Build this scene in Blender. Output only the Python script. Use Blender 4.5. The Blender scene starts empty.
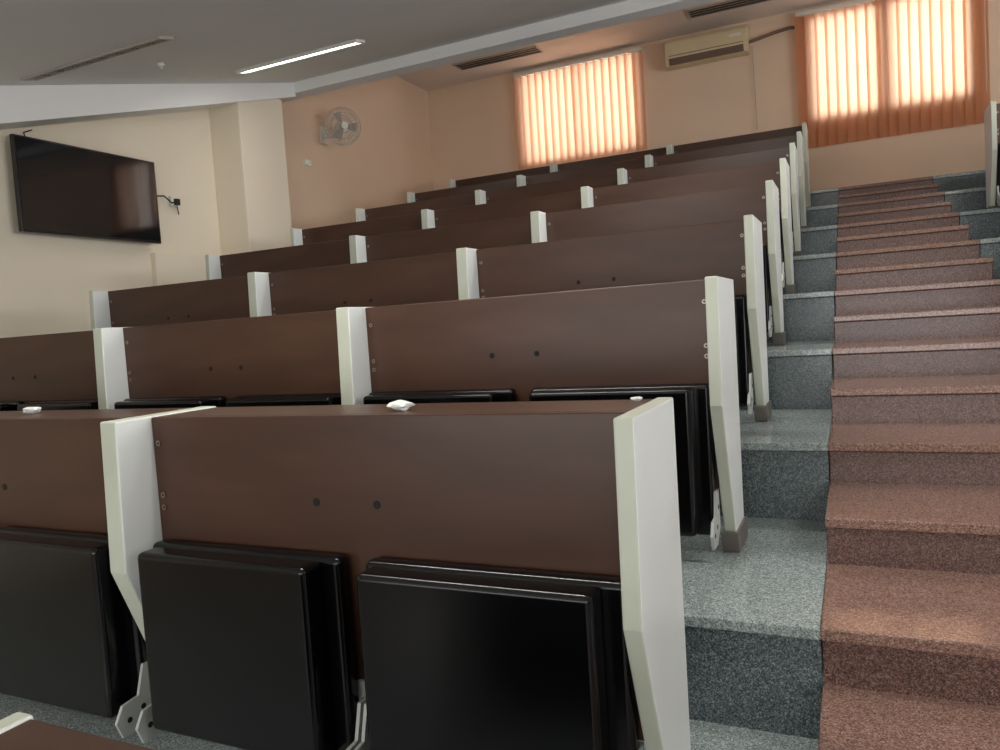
import bpy, bmesh, math, random
from mathutils import Matrix, Vector
random.seed(3)
S=bpy.context.scene
S.view_settings.view_transform='Standard'
S.view_settings.exposure=0.22
# ---------------------------------------------------------------- constants (metres)
D=0.9; H=0.2597; Y2=1.7604; Z2=-0.6987
XS=-0.0861; XR=0.70; XE=-0.326; U=1.208; PT=0.034
XL=-5.0; XW=5.6; YB=9.0; YF=-3.0
ZC=3.17
def ty(k): return Y2+(k-2)*D
def tz(k): return Z2+(k-2)*H
# ---------------------------------------------------------------- helpers
def lin(c):
    return tuple(((v/255)/12.92 if v/255<=.04045 else ((v/255+.055)/1.055)**2.4) for v in c)+(1,)
def mat(name):
    m=bpy.data.materials.new(name); m.use_nodes=True
    nt=m.node_tree; b=nt.nodes['Principled BSDF']; return m,nt,b
def plain(name,col,rough=.5,metal=0,var=.06,scale=6,bump=0,spec=.5,stretch=(1,1,1)):
    m,nt,b=mat(name)
    tc=nt.nodes.new('ShaderNodeTexCoord'); mp=nt.nodes.new('ShaderNodeMapping'); mp.inputs['Scale'].default_value=stretch
    nz=nt.nodes.new('ShaderNodeTexNoise'); nz.inputs['Scale'].default_value=scale; nz.inputs['Detail'].default_value=6
    nt.links.new(tc.outputs['Object'],mp.inputs[0]); nt.links.new(mp.outputs[0],nz.inputs['Vector'])
    rp=nt.nodes.new('ShaderNodeValToRGB'); c=lin(col)
    rp.color_ramp.elements[0].position=.3; rp.color_ramp.elements[1].position=.7
    rp.color_ramp.elements[0].color=tuple(v*(1-var) for v in c[:3])+(1,)
    rp.color_ramp.elements[1].color=tuple(min(1,v*(1+var)) for v in c[:3])+(1,)
    nt.links.new(nz.outputs['Fac'],rp.inputs[0]); nt.links.new(rp.outputs[0],b.inputs['Base Color'])
    b.inputs['Roughness'].default_value=rough; b.inputs['Metallic'].default_value=metal
    b.inputs['Specular IOR Level'].default_value=spec
    if bump:
        bp=nt.nodes.new('ShaderNodeBump'); bp.inputs['Strength'].default_value=bump; bp.inputs['Distance'].default_value=.002
        n2=nt.nodes.new('ShaderNodeTexNoise'); n2.inputs['Scale'].default_value=scale*30
        nt.links.new(tc.outputs['Object'],n2.inputs['Vector']); nt.links.new(n2.outputs['Fac'],bp.inputs['Height']); nt.links.new(bp.outputs[0],b.inputs['Normal'])
    return m
def granite(name,stops,rough=.14,scale=380):
    m,nt,b=mat(name)
    tc=nt.nodes.new('ShaderNodeTexCoord')
    v=nt.nodes.new('ShaderNodeTexVoronoi'); v.inputs['Scale'].default_value=scale
    nz=nt.nodes.new('ShaderNodeTexNoise'); nz.inputs['Scale'].default_value=scale*.3; nz.inputs['Detail'].default_value=3
    nt.links.new(tc.outputs['Object'],v.inputs['Vector']); nt.links.new(tc.outputs['Object'],nz.inputs['Vector'])
    sp=nt.nodes.new('ShaderNodeSeparateColor'); nt.links.new(v.outputs['Color'],sp.inputs[0])
    mx=nt.nodes.new('ShaderNodeMath'); mx.operation='MULTIPLY_ADD'; mx.inputs[1].default_value=.6
    m2=nt.nodes.new('ShaderNodeMath'); m2.operation='MULTIPLY'; m2.inputs[1].default_value=.4
    nt.links.new(nz.outputs['Fac'],m2.inputs[0]); nt.links.new(sp.outputs[0],mx.inputs[0]); nt.links.new(m2.outputs[0],mx.inputs[2])
    rp=nt.nodes.new('ShaderNodeValToRGB'); cr=rp.color_ramp; cr.interpolation='LINEAR'
    while len(cr.elements)<len(stops): cr.elements.new(.5)
    for e,(p,c) in zip(cr.elements,stops): e.position=p; e.color=lin(c)
    nt.links.new(mx.outputs[0],rp.inputs[0])
    n3=nt.nodes.new('ShaderNodeTexNoise'); n3.inputs['Scale'].default_value=2.2; nt.links.new(tc.outputs['Object'],n3.inputs['Vector'])
    hs=nt.nodes.new('ShaderNodeHueSaturation'); mr=nt.nodes.new('ShaderNodeMapRange'); mr.inputs[3].default_value=.9; mr.inputs[4].default_value=1.1
    nt.links.new(n3.outputs['Fac'],mr.inputs[0]); nt.links.new(mr.outputs[0],hs.inputs['Value']); nt.links.new(rp.outputs[0],hs.inputs['Color'])
    nt.links.new(hs.outputs[0],b.inputs['Base Color']); b.inputs['Roughness'].default_value=rough
    return m
def emis(name,col,st):
    m,nt,b=mat(name); b.inputs['Base Color'].default_value=(.9,.9,.9,1)
    b.inputs['Emission Color'].default_value=col; b.inputs['Emission Strength'].default_value=st; return m
M={}
M['brown']=plain('brown_laminate',(72,48,36),.34,var=.16,scale=5,stretch=(.6,3,3),spec=.35)
M['brownedge']=plain('brown_edge',(60,40,32),.45)
M['white']=plain('white_laminate',(226,229,227),.35,var=.02)
M['band']=plain('cream_edge_band',(194,198,182),.4,var=.04)
M['foot']=plain('foot_sleeve',(112,104,98),.4,var=.05)
M['leather']=plain('black_leatherette',(7,7,9),.18,var=.15,scale=20,bump=.06,spec=.4)
M['metal']=plain('painted_bracket',(188,190,186),.4,metal=.2,var=.03)
M['screw']=plain('screw_steel',(150,140,130),.35,metal=.9)
M['hole']=plain('hole_dark',(14,10,9),.8)
M['wallc']=plain('cream_wall_paint',(232,220,200),.8,var=.03,scale=1.5,bump=.1)
M['wallp']=plain('salmon_paint_and_glow',(230,204,178),.8,var=.03,scale=1.5,bump=.1)
M['ceil']=plain('ceiling_paint',(240,239,238),.85,var=.02,scale=1.2)
M['ceil_lit']=plain('rear_ceiling_lit_tint',(232,222,214),.85,var=.02,scale=1.2)  # window glow on the rear ceiling put into a pinker base colour
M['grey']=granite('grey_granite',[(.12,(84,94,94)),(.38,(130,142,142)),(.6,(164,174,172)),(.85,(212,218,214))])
M['grey_shaded']=granite('grey_granite_shaded',[(.12,(38,46,48)),(.4,(76,87,90)),(.65,(108,119,121)),(.9,(168,177,176))],.25)  # darker copy of the grey granite, riser shade put into the colour
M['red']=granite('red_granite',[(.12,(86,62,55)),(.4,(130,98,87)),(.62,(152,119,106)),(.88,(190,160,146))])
M['red_shaded']=granite('red_granite_shaded',[(.12,(46,30,28)),(.4,(92,66,60)),(.65,(120,90,82)),(.9,(160,131,121))],.25)  # same red stone darkened, the risers' shade sits in its colour
M['black']=plain('black_plastic',(14,14,15),.35)
M['plw']=plain('white_plastic',(226,224,214),.4,var=.02)
M['acp']=plain('aged_cream_plastic',(220,204,166),.45,var=.03)
M['vent']=plain('vent_dark',(52,46,42),.6)
M['alu']=plain('aluminium_frame',(180,172,164),.4,metal=.2)
M['frame']=plain('window_frame_brown',(120,96,80),.5)
M['paper']=plain('paper',(235,235,230),.7)
M['hall']=plain('hall_floor_tile',(150,140,130),.3)
M['tube']=emis('tube_light',(1,.98,.95,1),6)
m,nt,b=mat('tv_screen'); b.inputs['Base Color'].default_value=(.006,.006,.008,1); b.inputs['Roughness'].default_value=.05; b.inputs['Specular IOR Level'].default_value=.5; M['screen']=m
def blindmat(name,tc_,dc):
    m=bpy.data.materials.new(name); m.use_nodes=True; nt=m.node_tree; nt.nodes.clear()
    o=nt.nodes.new('ShaderNodeOutputMaterial'); mx=nt.nodes.new('ShaderNodeMixShader'); mx.inputs[0].default_value=.5
    d=nt.nodes.new('ShaderNodeBsdfDiffuse'); t=nt.nodes.new('ShaderNodeBsdfTranslucent')
    tc=nt.nodes.new('ShaderNodeTexCoord'); nz=nt.nodes.new('ShaderNodeTexNoise'); nz.inputs['Scale'].default_value=60; nt.links.new(tc.outputs['Object'],nz.inputs['Vector'])
    mc=nt.nodes.new('ShaderNodeMix'); mc.data_type='RGBA'; mc.inputs[6].default_value=lin(dc); mc.inputs[7].default_value=tuple(v*.8 for v in lin(dc)[:3])+(1,)
    nt.links.new(nz.outputs['Fac'],mc.inputs[0]); nt.links.new(mc.outputs[2],d.inputs[0])
    t.inputs[0].default_value=lin(tc_)
    nt.links.new(d.outputs[0],mx.inputs[1]); nt.links.new(t.outputs[0],mx.inputs[2]); nt.links.new(mx.outputs[0],o.inputs[0]); return m
M['blind']=blindmat('orange_blind_fabric',(242,204,174),(214,152,116))
m,nt,b=mat('window_glass'); b.inputs['Transmission Weight'].default_value=1; b.inputs['Roughness'].default_value=.0; b.inputs['IOR'].default_value=1.02; M['glass']=m

class B:
    def __init__(s): s.bm=bmesh.new(); s.mats=[]
    def mi(s,k):
        if k not in s.mats: s.mats.append(k)
        return s.mats.index(k)
    def box(s,x0,x1,y0,y1,z0,z1,k,mx=None):
        r=bmesh.ops.create_cube(s.bm,size=1)
        for v in r['verts']:
            v.co=Vector(((x0+x1)/2+v.co.x*(x1-x0),(y0+y1)/2+v.co.y*(y1-y0),(z0+z1)/2+v.co.z*(z1-z0)))
            if mx: v.co=mx@v.co
        for f in {f for v in r['verts'] for f in v.link_faces}: f.material_index=s.mi(k)
    def prism(s,prof,x0,x1,k,kedge=None):
        a=[s.bm.verts.new((x0,y,z)) for y,z in prof]; c=[s.bm.verts.new((x1,y,z)) for y,z in prof]; n=len(prof)
        f=[s.bm.faces.new(a),s.bm.faces.new(c[::-1])]
        for q in f: q.material_index=s.mi(k)
        for i in range(n):
            q=s.bm.faces.new((a[i],c[i],c[(i+1)%n],a[(i+1)%n])); q.material_index=s.mi(kedge or k)
    def cyl(s,p0,p1,r,k,seg=16,r2=None):
        p0=Vector(p0);p1=Vector(p1);d=p1-p0
        m_=Matrix.Translation((p0+p1)/2)@d.to_track_quat('Z','Y').to_matrix().to_4x4()
        q=bmesh.ops.create_cone(s.bm,cap_ends=True,segments=seg,radius1=r,radius2=r if r2 is None else r2,depth=d.length,matrix=m_)
        for f in {f for v in q['verts'] for f in v.link_faces}: f.material_index=s.mi(k)
    def torus(s,c,ax,R_,r,k,seg=40,ms=6):
        q=Vector(ax).to_track_quat('Z','Y').to_matrix(); c=Vector(c); rings=[]
        for i in range(seg):
            a=2*math.pi*i/seg; ring=[]
            for j in range(ms):
                t=2*math.pi*j/ms
                ring.append(s.bm.verts.new(c+q@Vector(((R_+r*math.cos(t))*math.cos(a),(R_+r*math.cos(t))*math.sin(a),r*math.sin(t)))))
            rings.append(ring)
        for i in range(seg):
            for j in range(ms):
                f=s.bm.faces.new((rings[i][j],rings[(i+1)%seg][j],rings[(i+1)%seg][(j+1)%ms],rings[i][(j+1)%ms])); f.material_index=s.mi(k)
    def mesh(s,name):
        bmesh.ops.recalc_face_normals(s.bm,faces=s.bm.faces)
        me=bpy.data.meshes.new(name); s.bm.to_mesh(me); s.bm.free()
        for k in s.mats: me.materials.append(M[k])
        return me
def obj(name,me,loc=(0,0,0),parent=None,bevel=0,seg=2,smooth=False):
    o=bpy.data.objects.new(name,me); S.collection.objects.link(o); o.location=loc
    if parent: o.parent=parent
    if bevel:
        b=o.modifiers.new('bev','BEVEL'); b.width=bevel; b.segments=seg; b.limit_method='ANGLE'; b.angle_limit=math.radians(35)
    if smooth:
        for p in me.polygons: p.use_smooth=True
        if bevel:
            w=o.modifiers.new('wn','WEIGHTED_NORMAL')
    return o
def empty(name,loc=(0,0,0)):
    o=bpy.data.objects.new(name,None); S.collection.objects.link(o); o.location=loc; o.empty_display_size=.1; return o

# ---------------------------------------------------------------- floor / tiers / stairs
floor=empty('floor')
b=B()
b.box(XL,XW,YF,ty(0),tz(-1)-.15,tz(-1),'hall')
obj('hall_floor',b.mesh('hall_floor'),parent=floor)
NO=.012; TT=.028
b=B()
for k in range(0,10):
    y0=ty(k); y1=ty(k+1) if k<9 else YB; z=tz(k)
    for xa,xb in ((XL,XS),(XR,XW)):
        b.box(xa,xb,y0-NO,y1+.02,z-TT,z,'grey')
        b.box(xa,xb,y0,y1+.02,z-H-.02,z-TT,'grey_shaded')
obj('granite_tier_steps',b.mesh('tiers'),parent=floor,bevel=.004,seg=2)
b=B()
for i in range(0,19):
    y0=ty(0)-D/2+i*D/2; z=tz(0)-H/2+i*H/2; yy=y0+D/2 if i<18 else YB
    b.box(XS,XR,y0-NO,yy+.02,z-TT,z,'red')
    b.box(XS+.002,XR-.002,y0,yy+.02,z-H/2-.02,z-TT,'red_shaded')
y0=ty(9); z=tz(9)
b.box(XS,XR,y0-NO,YB,z-TT,z,'red'); b.box(XS+.002,XR-.002,y0,YB,z-H/2-.02,z-TT,'red_shaded')
obj('granite_stairs',b.mesh('stairs'),parent=floor,bevel=.004,seg=2)

# ---------------------------------------------------------------- walls
def wall_holes(name,x0,x1,z0,z1,y0,y1,holes,k):
    xs=sorted({x0,x1,*[v for h in holes for v in h[:2]]}); zs=sorted({z0,z1,*[v for h in holes for v in h[2:]]})
    b=B()
    for i in range(len(xs)-1):
        for j in range(len(zs)-1):
            cx=(xs[i]+xs[i+1])/2; cz=(zs[j]+zs[j+1])/2
            if any(h[0]<cx<h[1] and h[2]<cz<h[3] for h in holes): continue
            b.box(xs[i],xs[i+1],y0,y1,zs[j],zs[j+1],k)
    bmesh.ops.remove_doubles(b.bm,verts=b.bm.verts,dist=1e-5)
    return obj(name,b.mesh(name))
W1=(-3.67,-2.19,2.0,3.08); W2=(-.36,1.16,1.95,3.08)
wall_holes('wall_back',XL-.2,XW+.2,tz(8)-.3,ZC+.2,YB,YB+.2,[W1,W2],'wallp')  # pink from the blinds' orange light is put into the back wall's colour
b=B(); b.box(XL-.2,XL,YF-.2,5.4,-1.7,ZC+.2,'wallc'); b.box(XL-.2,XL,5.4,YB,-1.7,ZC+.2,'wallp'); obj('wall_left',b.mesh('wall_left'))
b=B(); b.box(XW,XW+.2,YF-.2,YB,-1.7,ZC+.2,'wallc'); obj('wall_right',b.mesh('wall_right'))
b=B(); b.box(XL,XW,YF-.2,YF,-1.7,ZC,'wallc'); obj('wall_front',b.mesh('wall_front'))
b=B(); b.box(XL,-4.67,5.10,5.67,-.5,2.2,'wallc'); obj('pillar',b.mesh('pillar'),bevel=.006)
b=B(); b.box(XL,XL+.05,4.35,5.10,-.5,.76,'wallc'); obj('trim_2',b.mesh('ledge'),bevel=.005)
b=B(); b.box(XL,XS,YB-.02,YB,tz(9),tz(9)+.09,'grey_shaded'); b.box(XR,XW,YB-.02,YB,tz(9),tz(9)+.09,'grey_shaded'); obj('baseboard_back',b.mesh('bb'))

# ---------------------------------------------------------------- ceiling
CS=.265
sl=lambda y:.85+CS*y
YE=5.85
b=B()
b.prism([(YF-.2,sl(.9)),(.9,sl(.9)),(YE,sl(YE)),(YE,sl(YE)+.1),(.9,sl(.9)+.1),(YF-.2,sl(.9)+.1)],XL,XW,'ceil')
b.box(XL,XW,YE-.015,YE+.14,2.30,ZC+.1,'ceil')
b.box(XL,XW,YE+.12,YB,ZC,ZC+.1,'ceil_lit')
ceil=obj('ceiling',b.mesh('ceiling'))
b=B(); b.prism([(0.9,sl(.9)),(YE,sl(YE)),(YE,.515+.30*YE),(0.9,.515+.30*.9)],XL,-4.65,'ceil'); obj('trim_1',b.mesh('trim'),bevel=.004)

def area(name,loc,rot,sx,sy,W,col,parent=None,spread=180):
    l=bpy.data.lights.new(name,'AREA'); l.shape='RECTANGLE'; l.size=sx; l.size_y=sy; l.energy=W; l.color=col; l.spread=math.radians(spread)
    o=bpy.data.objects.new(name,l); S.collection.objects.link(o); o.location=loc; o.rotation_euler=rot
    if parent: o.parent=parent
    return o
def fixture(name,x0,x1,y,slope,kind,wd=.1,W=16):
    e=empty(name,((x0+x1)/2,y,sl(y) if slope else ZC)); e.rotation_euler=(math.atan(CS) if slope else 0,0,0); L=(x1-x0)/2
    b=B()
    if kind=='light':
        b.box(-L-.02,L+.02,-wd/2-.015,-wd/2,-.02,.0,'plw');b.box(-L-.02,L+.02,wd/2,wd/2+.015,-.02,.0,'plw')
        b.box(-L-.02,-L,-wd/2,wd/2,-.02,0,'plw');b.box(L,L+.02,-wd/2,wd/2,-.02,0,'plw')
        b.box(-L,L,-wd/2,wd/2,-.012,-.002,'tube')
        area('tube',(0,0,-.022),(0,0,0),2*L,wd,W,(1,.97,.92),e)
    else:
        b.box(-L,L,-wd/2,wd/2,-.006,0,'vent')
        b.box(-L-.015,L+.015,-wd/2-.012,-wd/2,-.014,0,'alu');b.box(-L-.015,L+.015,wd/2,wd/2+.012,-.014,0,'alu')
        b.box(-L-.015,-L,-wd/2,wd/2,-.014,0,'alu');b.box(L,L+.015,-wd/2,wd/2,-.014,0,'alu')
        for j in range(2):
            yy=-wd/2+wd*(j+1)/3; b.box(-L,L,yy-.003,yy+.003,-.010,-.004,'alu')
        n=int(L*2/.12)
        for j in range(1,n): b.box(-L+j*2*L/n-.003,-L+j*2*L/n+.003,-wd/2,wd/2,-.010,-.004,'vent')
    o=obj('body',b.mesh(name),parent=e); return e
fixture('ceiling_tube_light',-4.14,-3.08,4.6,1,'light',.085,5)
fixture('ceiling_tube_light',-1.4,-.25,3.7,1,'light',.085)  # this and the next three are unseen, added for even room light
fixture('ceiling_tube_light',1.2,2.35,4.6,1,'light',.085)
fixture('ceiling_tube_light',1.2,2.35,2.0,1,'light',.085)
fixture('ceiling_tube_light',-1.9,-.75,1.4,1,'light',.085)
fixture('air_vent',-4.42,-3.30,3.09,1,'vent',.08)
fixture('air_vent',-4.22,-3.18,8.42,0,'vent',.19)
fixture('air_vent',-1.46,-.45,8.42,0,'vent',.19)
b=B(); b.cyl((0,0,0),(0,0,-.02),.022,'plw'); b.cyl((0,0,-.02),(0,0,-.04),.009,'metal'); obj('ceiling_sprinkler',b.mesh('spr'),(-3.95,3.65,sl(3.65)))

# ---------------------------------------------------------------- windows with blinds
def window(name,hole,mull,t=.05):
    x0,x1,z0,z1=hole; b=B(); y0,y1=YB+.02,YB+.07
    b.box(x0,x1,y0,y1,z0,z0+t,'frame');b.box(x0,x1,y0,y1,z1-t,z1,'frame');b.box(x0,x0+t,y0,y1,z0+t,z1-t,'frame');b.box(x1-t,x1,y0,y1,z0+t,z1-t,'frame')
    for mx,w in mull: b.box(mx-w/2,mx+w/2,y0,y1,z0+t,z1-t,'frame')
    b.box(x0+t,x1-t,y0+.02,y0+.025,z0+t,z1-t,'glass')
    return obj(name,b.mesh(name))
window('window_1',W1,[(-2.93,.03)],.025); window('window_2',W2,[(.37,.12)],.06)
def blinds(name,x0,x1,z0,z1,y,ang,pitch=.088,w=.1):
    e=empty(name,((x0+x1)/2,y,z1))
    L=(x1-x0)/2; h=z1-z0
    b=B(); b.box(-L-.01,L+.01,-.022,.022,-.04,0,'plw'); b.box(-L,L,.022,YB-y,-.03,-.01,'plw'); obj('head_rail',b.mesh('rail'),parent=e,bevel=.003)
    b=B(); n=int(2*L/pitch)
    for i in range(n+1):
        cx=-L+.04+i*(2*L-.08)/n; a=math.radians(ang+random.uniform(-5,5)); sw=random.uniform(-.004,.004)
        cols=[]
        for j in range(5):
            t=(j/4-.5)*w; bow=.006*(1-(2*t/w)**2)
            px=t*math.cos(a)-bow*math.sin(a); py=t*math.sin(a)+bow*math.cos(a)
            cols.append((b.bm.verts.new((cx+px,py,-.045)),b.bm.verts.new((cx+px+sw,py+sw,-h))))
        for j in range(4):
            f=b.bm.faces.new((cols[j][0],cols[j+1][0],cols[j+1][1],cols[j][1])); f.material_index=b.mi('blind'); f.smooth=True
        b.box(cx-.004,cx+.004,-.004,.004,-.05,-.035,'plw')
    me=b.mesh('slats'); obj('slats',me,parent=e)
    b=B()
    b.cyl((L-.01,-.03,-.03),(L-.01,-.03,-h*.8),.0025,'plw',6); obj('pull_chain',b.mesh('chain'),parent=e)
    return e
blinds('vertical_blinds',-3.71,-2.13,1.96,3.12,YB-.06,22,pitch=.098,w=.128)
blinds('vertical_blinds',-.44,1.26,1.70,3.12,YB-.06,18,pitch=.098,w=.128)

# ---------------------------------------------------------------- bench rows
FR=.352
prof=[(FR,.80),(FR-.01,.45),(.512,.0),(.66,.0),(.66,.80)]
def span(i,n,wd):      # x-extent of upright i
    if i==0: return (-PT,0)
    if i==n: return (-n*wd-PT,-n*wd)
    return (-i*wd-.050,-i*wd+.002)
def bay(i,n,wd): return (span(i+1,n,wd)[1],span(i,n,wd)[0])
def build_posts(n,wd=U):
    b=B()
    for i in range(n+1): b.prism(prof,*span(i,n,wd),'white','band')
    return b.mesh('uprights')
def build_feet(n,wd=U):
    b=B()
    for i in range(n+1):
        a,c=span(i,n,wd); b.prism([(.495,0),(.67,0),(.67,.065),(.475,.065)],a-.008,c+.008,'foot')
    return b.mesh('feet')
PY=.45
def build_boards(n,wd=U):
    b=B()
    for i in range(n):
        x0,x1=bay(i,n,wd)
        b.box(x0,x1,PY,PY+.018,.20,.797,'brown')
        b.box(x0,x1,PY+.018,.655,.775,.797,'brown')
        b.box(x0,x1,.637,.655,.70,.775,'brownedge')
    return b.mesh('boards')
def build_hw(n,wd=U,seats=2):
    b=B()
    for i in range(n):
        x0,x1=bay(i,n,wd)
        for x in (x0+.02,x1-.02):
            for z in (.735,.61,.58): b.cyl((x,PY+.002,z),(x,PY-.003,z),.007,'screw',12); b.cyl((x,PY-.002,z),(x,PY-.0035,z),.003,'hole',8)
        for x in ((x0+x1)/2-.11,(x0+x1)/2+.045): b.cyl((x,PY+.002,.61),(x,PY-.001,.61),.009,'hole',14)
        xm=(x0+x1)/2
        br=[x0+.004,x1-.012]+([xm-.012,xm+.004] if seats==2 else [])
        for bx in br:
            b.prism([(PY,.20),(PY,.09),(.40,.05),(.34,.05),(.325,.09),(.345,.125),(.39,.13),(.41,.20)],bx,bx+.008,'metal')
            for yy,zz in ((.36,.085),(.40,.10),(.43,.15)): b.cyl((bx-.001,yy,zz),(bx+.009,yy,zz),.007,'hole',10)
        if seats==2:
            b.box(xm-.032,xm+.032,PY-.008,PY,.10,.23,'metal')
            for dx in (-.018,.018): b.cyl((xm+dx,PY-.004,.19),(xm+dx,PY-.010,.19),.006,'hole',10)
    return b.mesh('hardware')
def build_seats(n,wd=U,seats=2):
    b=B()
    for i in range(n):
        x0,x1=bay(i,n,wd); x0+=.012; x1-=.008
        g=.06; w=((x1-x0)-g*(seats-1))/seats
        for s_ in range(seats):
            a=x0+s_*(w+g); c=a+w
            b.box(a,c,.404,.446,.07,.505,'leather')
            b.box(a+.018,c-.045,.346,.41,.08,.499,'leather')
    return b.mesh('seats')
mP=build_posts(3); mF=build_feet(3); mB=build_boards(3); mH=build_hw(3); mS=build_seats(3)
def row(x,k,ms):
    e=empty('lecture_bench',(x,ty(k)-(.02 if k==1 else 0),tz(k)))
    obj('uprights',ms[0],parent=e,bevel=.004); obj('feet',ms[1],parent=e,bevel=.003); obj('boards',ms[2],parent=e,bevel=.003)
    obj('hinges',ms[3],parent=e); obj('folding_seats',ms[4],parent=e,bevel=.014,seg=4,smooth=True)
    return e
for k in range(1,9): row(XE,k,(mP,mF,mB,mH,mS))
for k in range(1,8): row(.95+PT+3*U,k,(mP,mF,mB,mH,mS))
U0=.68
e=row(XE,0,(build_posts(1,U0),build_feet(1,U0),build_boards(1,U0),build_hw(1,U0,1),build_seats(1,U0,1)))
e.scale.z=.93

def paper(loc,s=.03):
    bm=bmesh.new(); bmesh.ops.create_icosphere(bm,subdivisions=2,radius=s)
    for v in bm.verts:
        v.co*=random.uniform(.7,1.2); v.co.z*=.4; v.co.x*=1.1
    mn=min(v.co.z for v in bm.verts)
    for v in bm.verts: v.co.z-=mn
    me=bpy.data.meshes.new('paper'); bm.to_mesh(me); bm.free(); me.materials.append(M['paper']); return obj('crumpled_paper',me,loc)
paper((-.87,ty(1)+.50,tz(1)+.797),.026); paper((-.39,ty(1)+.60,tz(1)+.797),.012); paper((-2.15,ty(1)+.55,tz(1)+.797),.024)

# ---------------------------------------------------------------- TV
tv=empty('wall_television',(XL,3.82,1.14))
b=B(); b.box(.07,.105,-.555,.555,-.315,.315,'black'); b.box(.03,.07,-.35,.35,-.22,.18,'black'); obj('case',b.mesh('tvcase'),parent=tv,bevel=.004)
b=B(); b.box(.105,.107,-.543,.543,-.297,.303,'screen'); obj('screen',b.mesh('tvscr'),parent=tv)
b=B(); b.box(0,.03,-.2,.2,-.15,.15,'metal'); b.cyl((.02,-.4,.3),(.02,-.42,.36),.004,'black',8);b.cyl((.02,-.42,.36),(.02,-.36,.39),.004,'black',8); obj('bracket',b.mesh('tvbr'),parent=tv)
b=B(); b.box(0,.03,-.045,.045,-.04,.04,'plw'); b.box(.03,.06,-.02,.02,-.03,.02,'black')
pts=[(.05,0,0),(.05,-.06,-.02),(.04,-.12,.03),(.04,-.2,.02)]
for a_,c_ in zip(pts,pts[1:]): b.cyl(a_,c_,.006,'black',8)
b.cyl((.03,.01,-.03),(.02,.03,-.1),.005,'black',8)
obj('power_socket',b.mesh('sock'),(XL,4.62,1.19),bevel=.002)
b=B(); b.box(0,.02,-.05,.05,-.03,.03,'plw'); b.box(.02,.026,-.03,-.005,-.015,.015,'paper'); obj('switch_plate',b.mesh('sw'),(XL,6.38,1.80),bevel=.002)

# ---------------------------------------------------------------- fan
fan=empty('wall_fan',(XL,6.68,2.14)) 
ax=Vector((.75,-.6,-.12)).normalized(); c=Vector((.30,-.05,.03))
b=B(); b.box(0,.03,-.05,.05,-.1,.08,'plw'); b.cyl((.02,0,-.02),(.16,0,-.04),.018,'plw'); b.cyl((.16,0,-.05),(.2,-.01,.03),.02,'plw')
b.cyl(c-ax*.13,c-ax*.02,.055,'plw',24,.06); obj('motor',b.mesh('motor'),parent=fan,bevel=.004)
b=B(); R_=.19
for rr,off in ((R_,0),(.175,.04),(.13,.06),(.07,.068),(.175,-.04),(.12,-.055)): b.torus(c+ax*off,ax,rr,.0035,'alu')
q=ax.to_track_quat('Z','Y').to_matrix()
for i in range(24):
    a=2*math.pi*i/24; d=q@Vector((math.cos(a),math.sin(a),0))
    P=[c+ax*.07+d*.03,c+ax*.06+d*.13,c+ax*.04+d*.175,c+d*R_,c-ax*.04+d*.175,c-ax*.055+d*.1]
    for s_,t_ in zip(P,P[1:]): b.cyl(s_,t_,.0018,'alu',5)
b.cyl(c+ax*.062,c+ax*.074,.035,'plw',20); obj('cage',b.mesh('cage'),parent=fan)
b=B(); b.cyl(c-ax*.01,c+ax*.04,.03,'alu',20)
for i in range(3):
    a0=2*math.pi*i/3
    vs=[]
    for rr,da,tw in ((.03,-.3,-.012),(.09,-.45,-.02),(.15,-.35,-.02),(.155,.25,.016),(.1,.35,.02),(.03,.35,.012)):
        vs.append(b.bm.verts.new(c+ax*(.015+tw)+q@Vector((rr*math.cos(a0+da),rr*math.sin(a0+da),0))))
    f=b.bm.faces.new(vs); f.material_index=b.mi('alu')
obj('blades',b.mesh('blades'),parent=fan)

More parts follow.
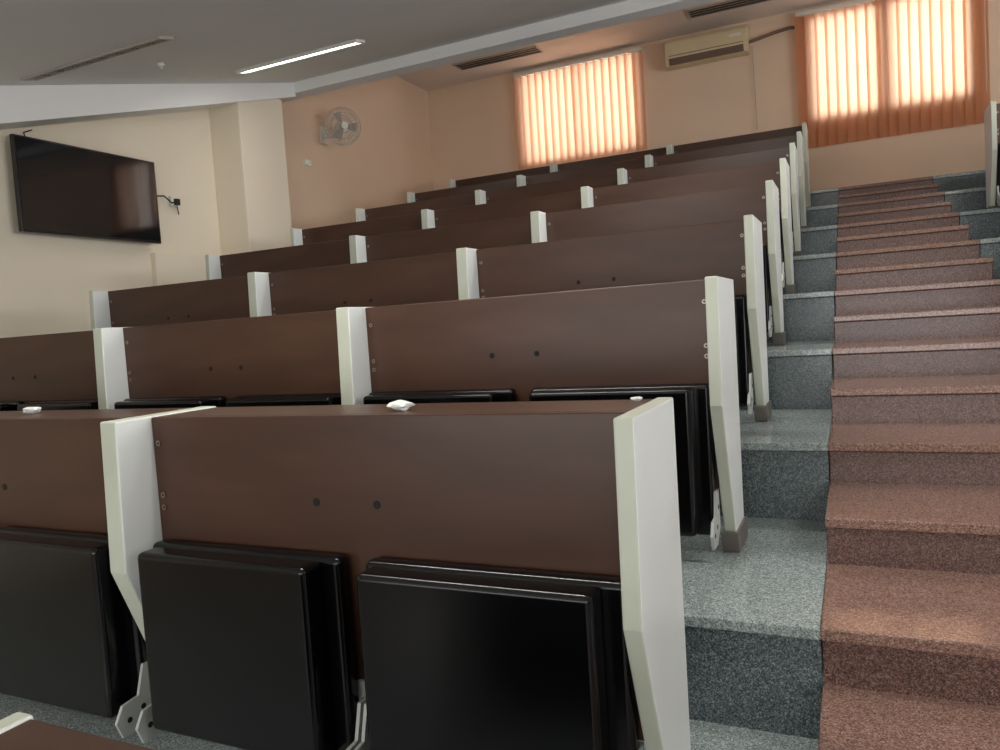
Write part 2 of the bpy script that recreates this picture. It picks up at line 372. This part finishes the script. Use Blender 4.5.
# ---------------------------------------------------------------- AC
ac=empty('air_conditioner',(-1.375,YB-.012,2.94))
b=B(); b.prism([(0,.14),(-.17,.14),(-.20,.10),(-.20,-.06),(-.16,-.14),(0,-.14)],-.445,.445,'acp'); obj('housing',b.mesh('ach'),parent=ac,bevel=.012,seg=3)
b=B(); b.box(-.40,.40,-.205,-.198,-.045,-.04,'vent')
b.prism([(-.192,-.075),(-.203,-.07),(-.168,-.137),(-.16,-.132)],-.40,.40,'frame'); b.box(.26,.38,-.203,-.199,.03,.06,'plw'); obj('louvre',b.mesh('acl'),parent=ac)
b=B()
pp=[(.44,-.06,-.02),(.55,-.05,.0),(.70,-.04,.03),(.86,-.04,.05),(.91,-.04,.04)]
for a_,c_ in zip(pp,pp[1:]): b.cyl(a_,c_,.018,'frame',10)
b.cyl((.47,-.02,-.05),(.49,-.02,-.95),.004,'alu',6); obj('pipes',b.mesh('acp'),parent=ac)

# ---------------------------------------------------------------- lights
area('daylight_window_rear_1',(-2.93,YB+.5,2.55),(math.radians(-90),0,0),1.7,1.3,30,(1,.97,.93),None,140)
area('daylight_window_rear_2',(.41,YB+.5,2.5),(math.radians(-90),0,0),1.8,1.4,36,(1,.97,.93),None,125)
area('daylight_window_side',(XW-.05,3.5,1.0),(0,math.radians(106),0),1.1,6,275,(.94,.97,1))
area('daylight_window_front',(-.5,YF+.05,.0),(math.radians(100),0,0),6,1.6,125,(.95,.98,1))
w=bpy.data.worlds.new('World'); S.world=w; w.use_nodes=True
w.node_tree.nodes['Background'].inputs[0].default_value=(.85,.92,1,1); w.node_tree.nodes['Background'].inputs[1].default_value=1.0

# ---------------------------------------------------------------- camera
ps,th,ro=.4370,-.0622,-.0640
F=Vector((-math.sin(ps)*math.cos(th),math.cos(ps)*math.cos(th),math.sin(th)))
R0=Vector((math.cos(ps),math.sin(ps),0)); U0v=R0.cross(F)
R=math.cos(ro)*R0+math.sin(ro)*U0v; Up=-math.sin(ro)*R0+math.cos(ro)*U0v
cd=bpy.data.cameras.new('Camera'); cd.sensor_width=36; cd.lens=761.125*36/1000; cd.clip_start=.02
co=bpy.data.objects.new('Camera',cd); S.collection.objects.link(co)
co.matrix_world=Matrix(((R.x,Up.x,-F.x,0),(R.y,Up.y,-F.y,0),(R.z,Up.z,-F.z,0),(0,0,0,1)))
S.camera=co
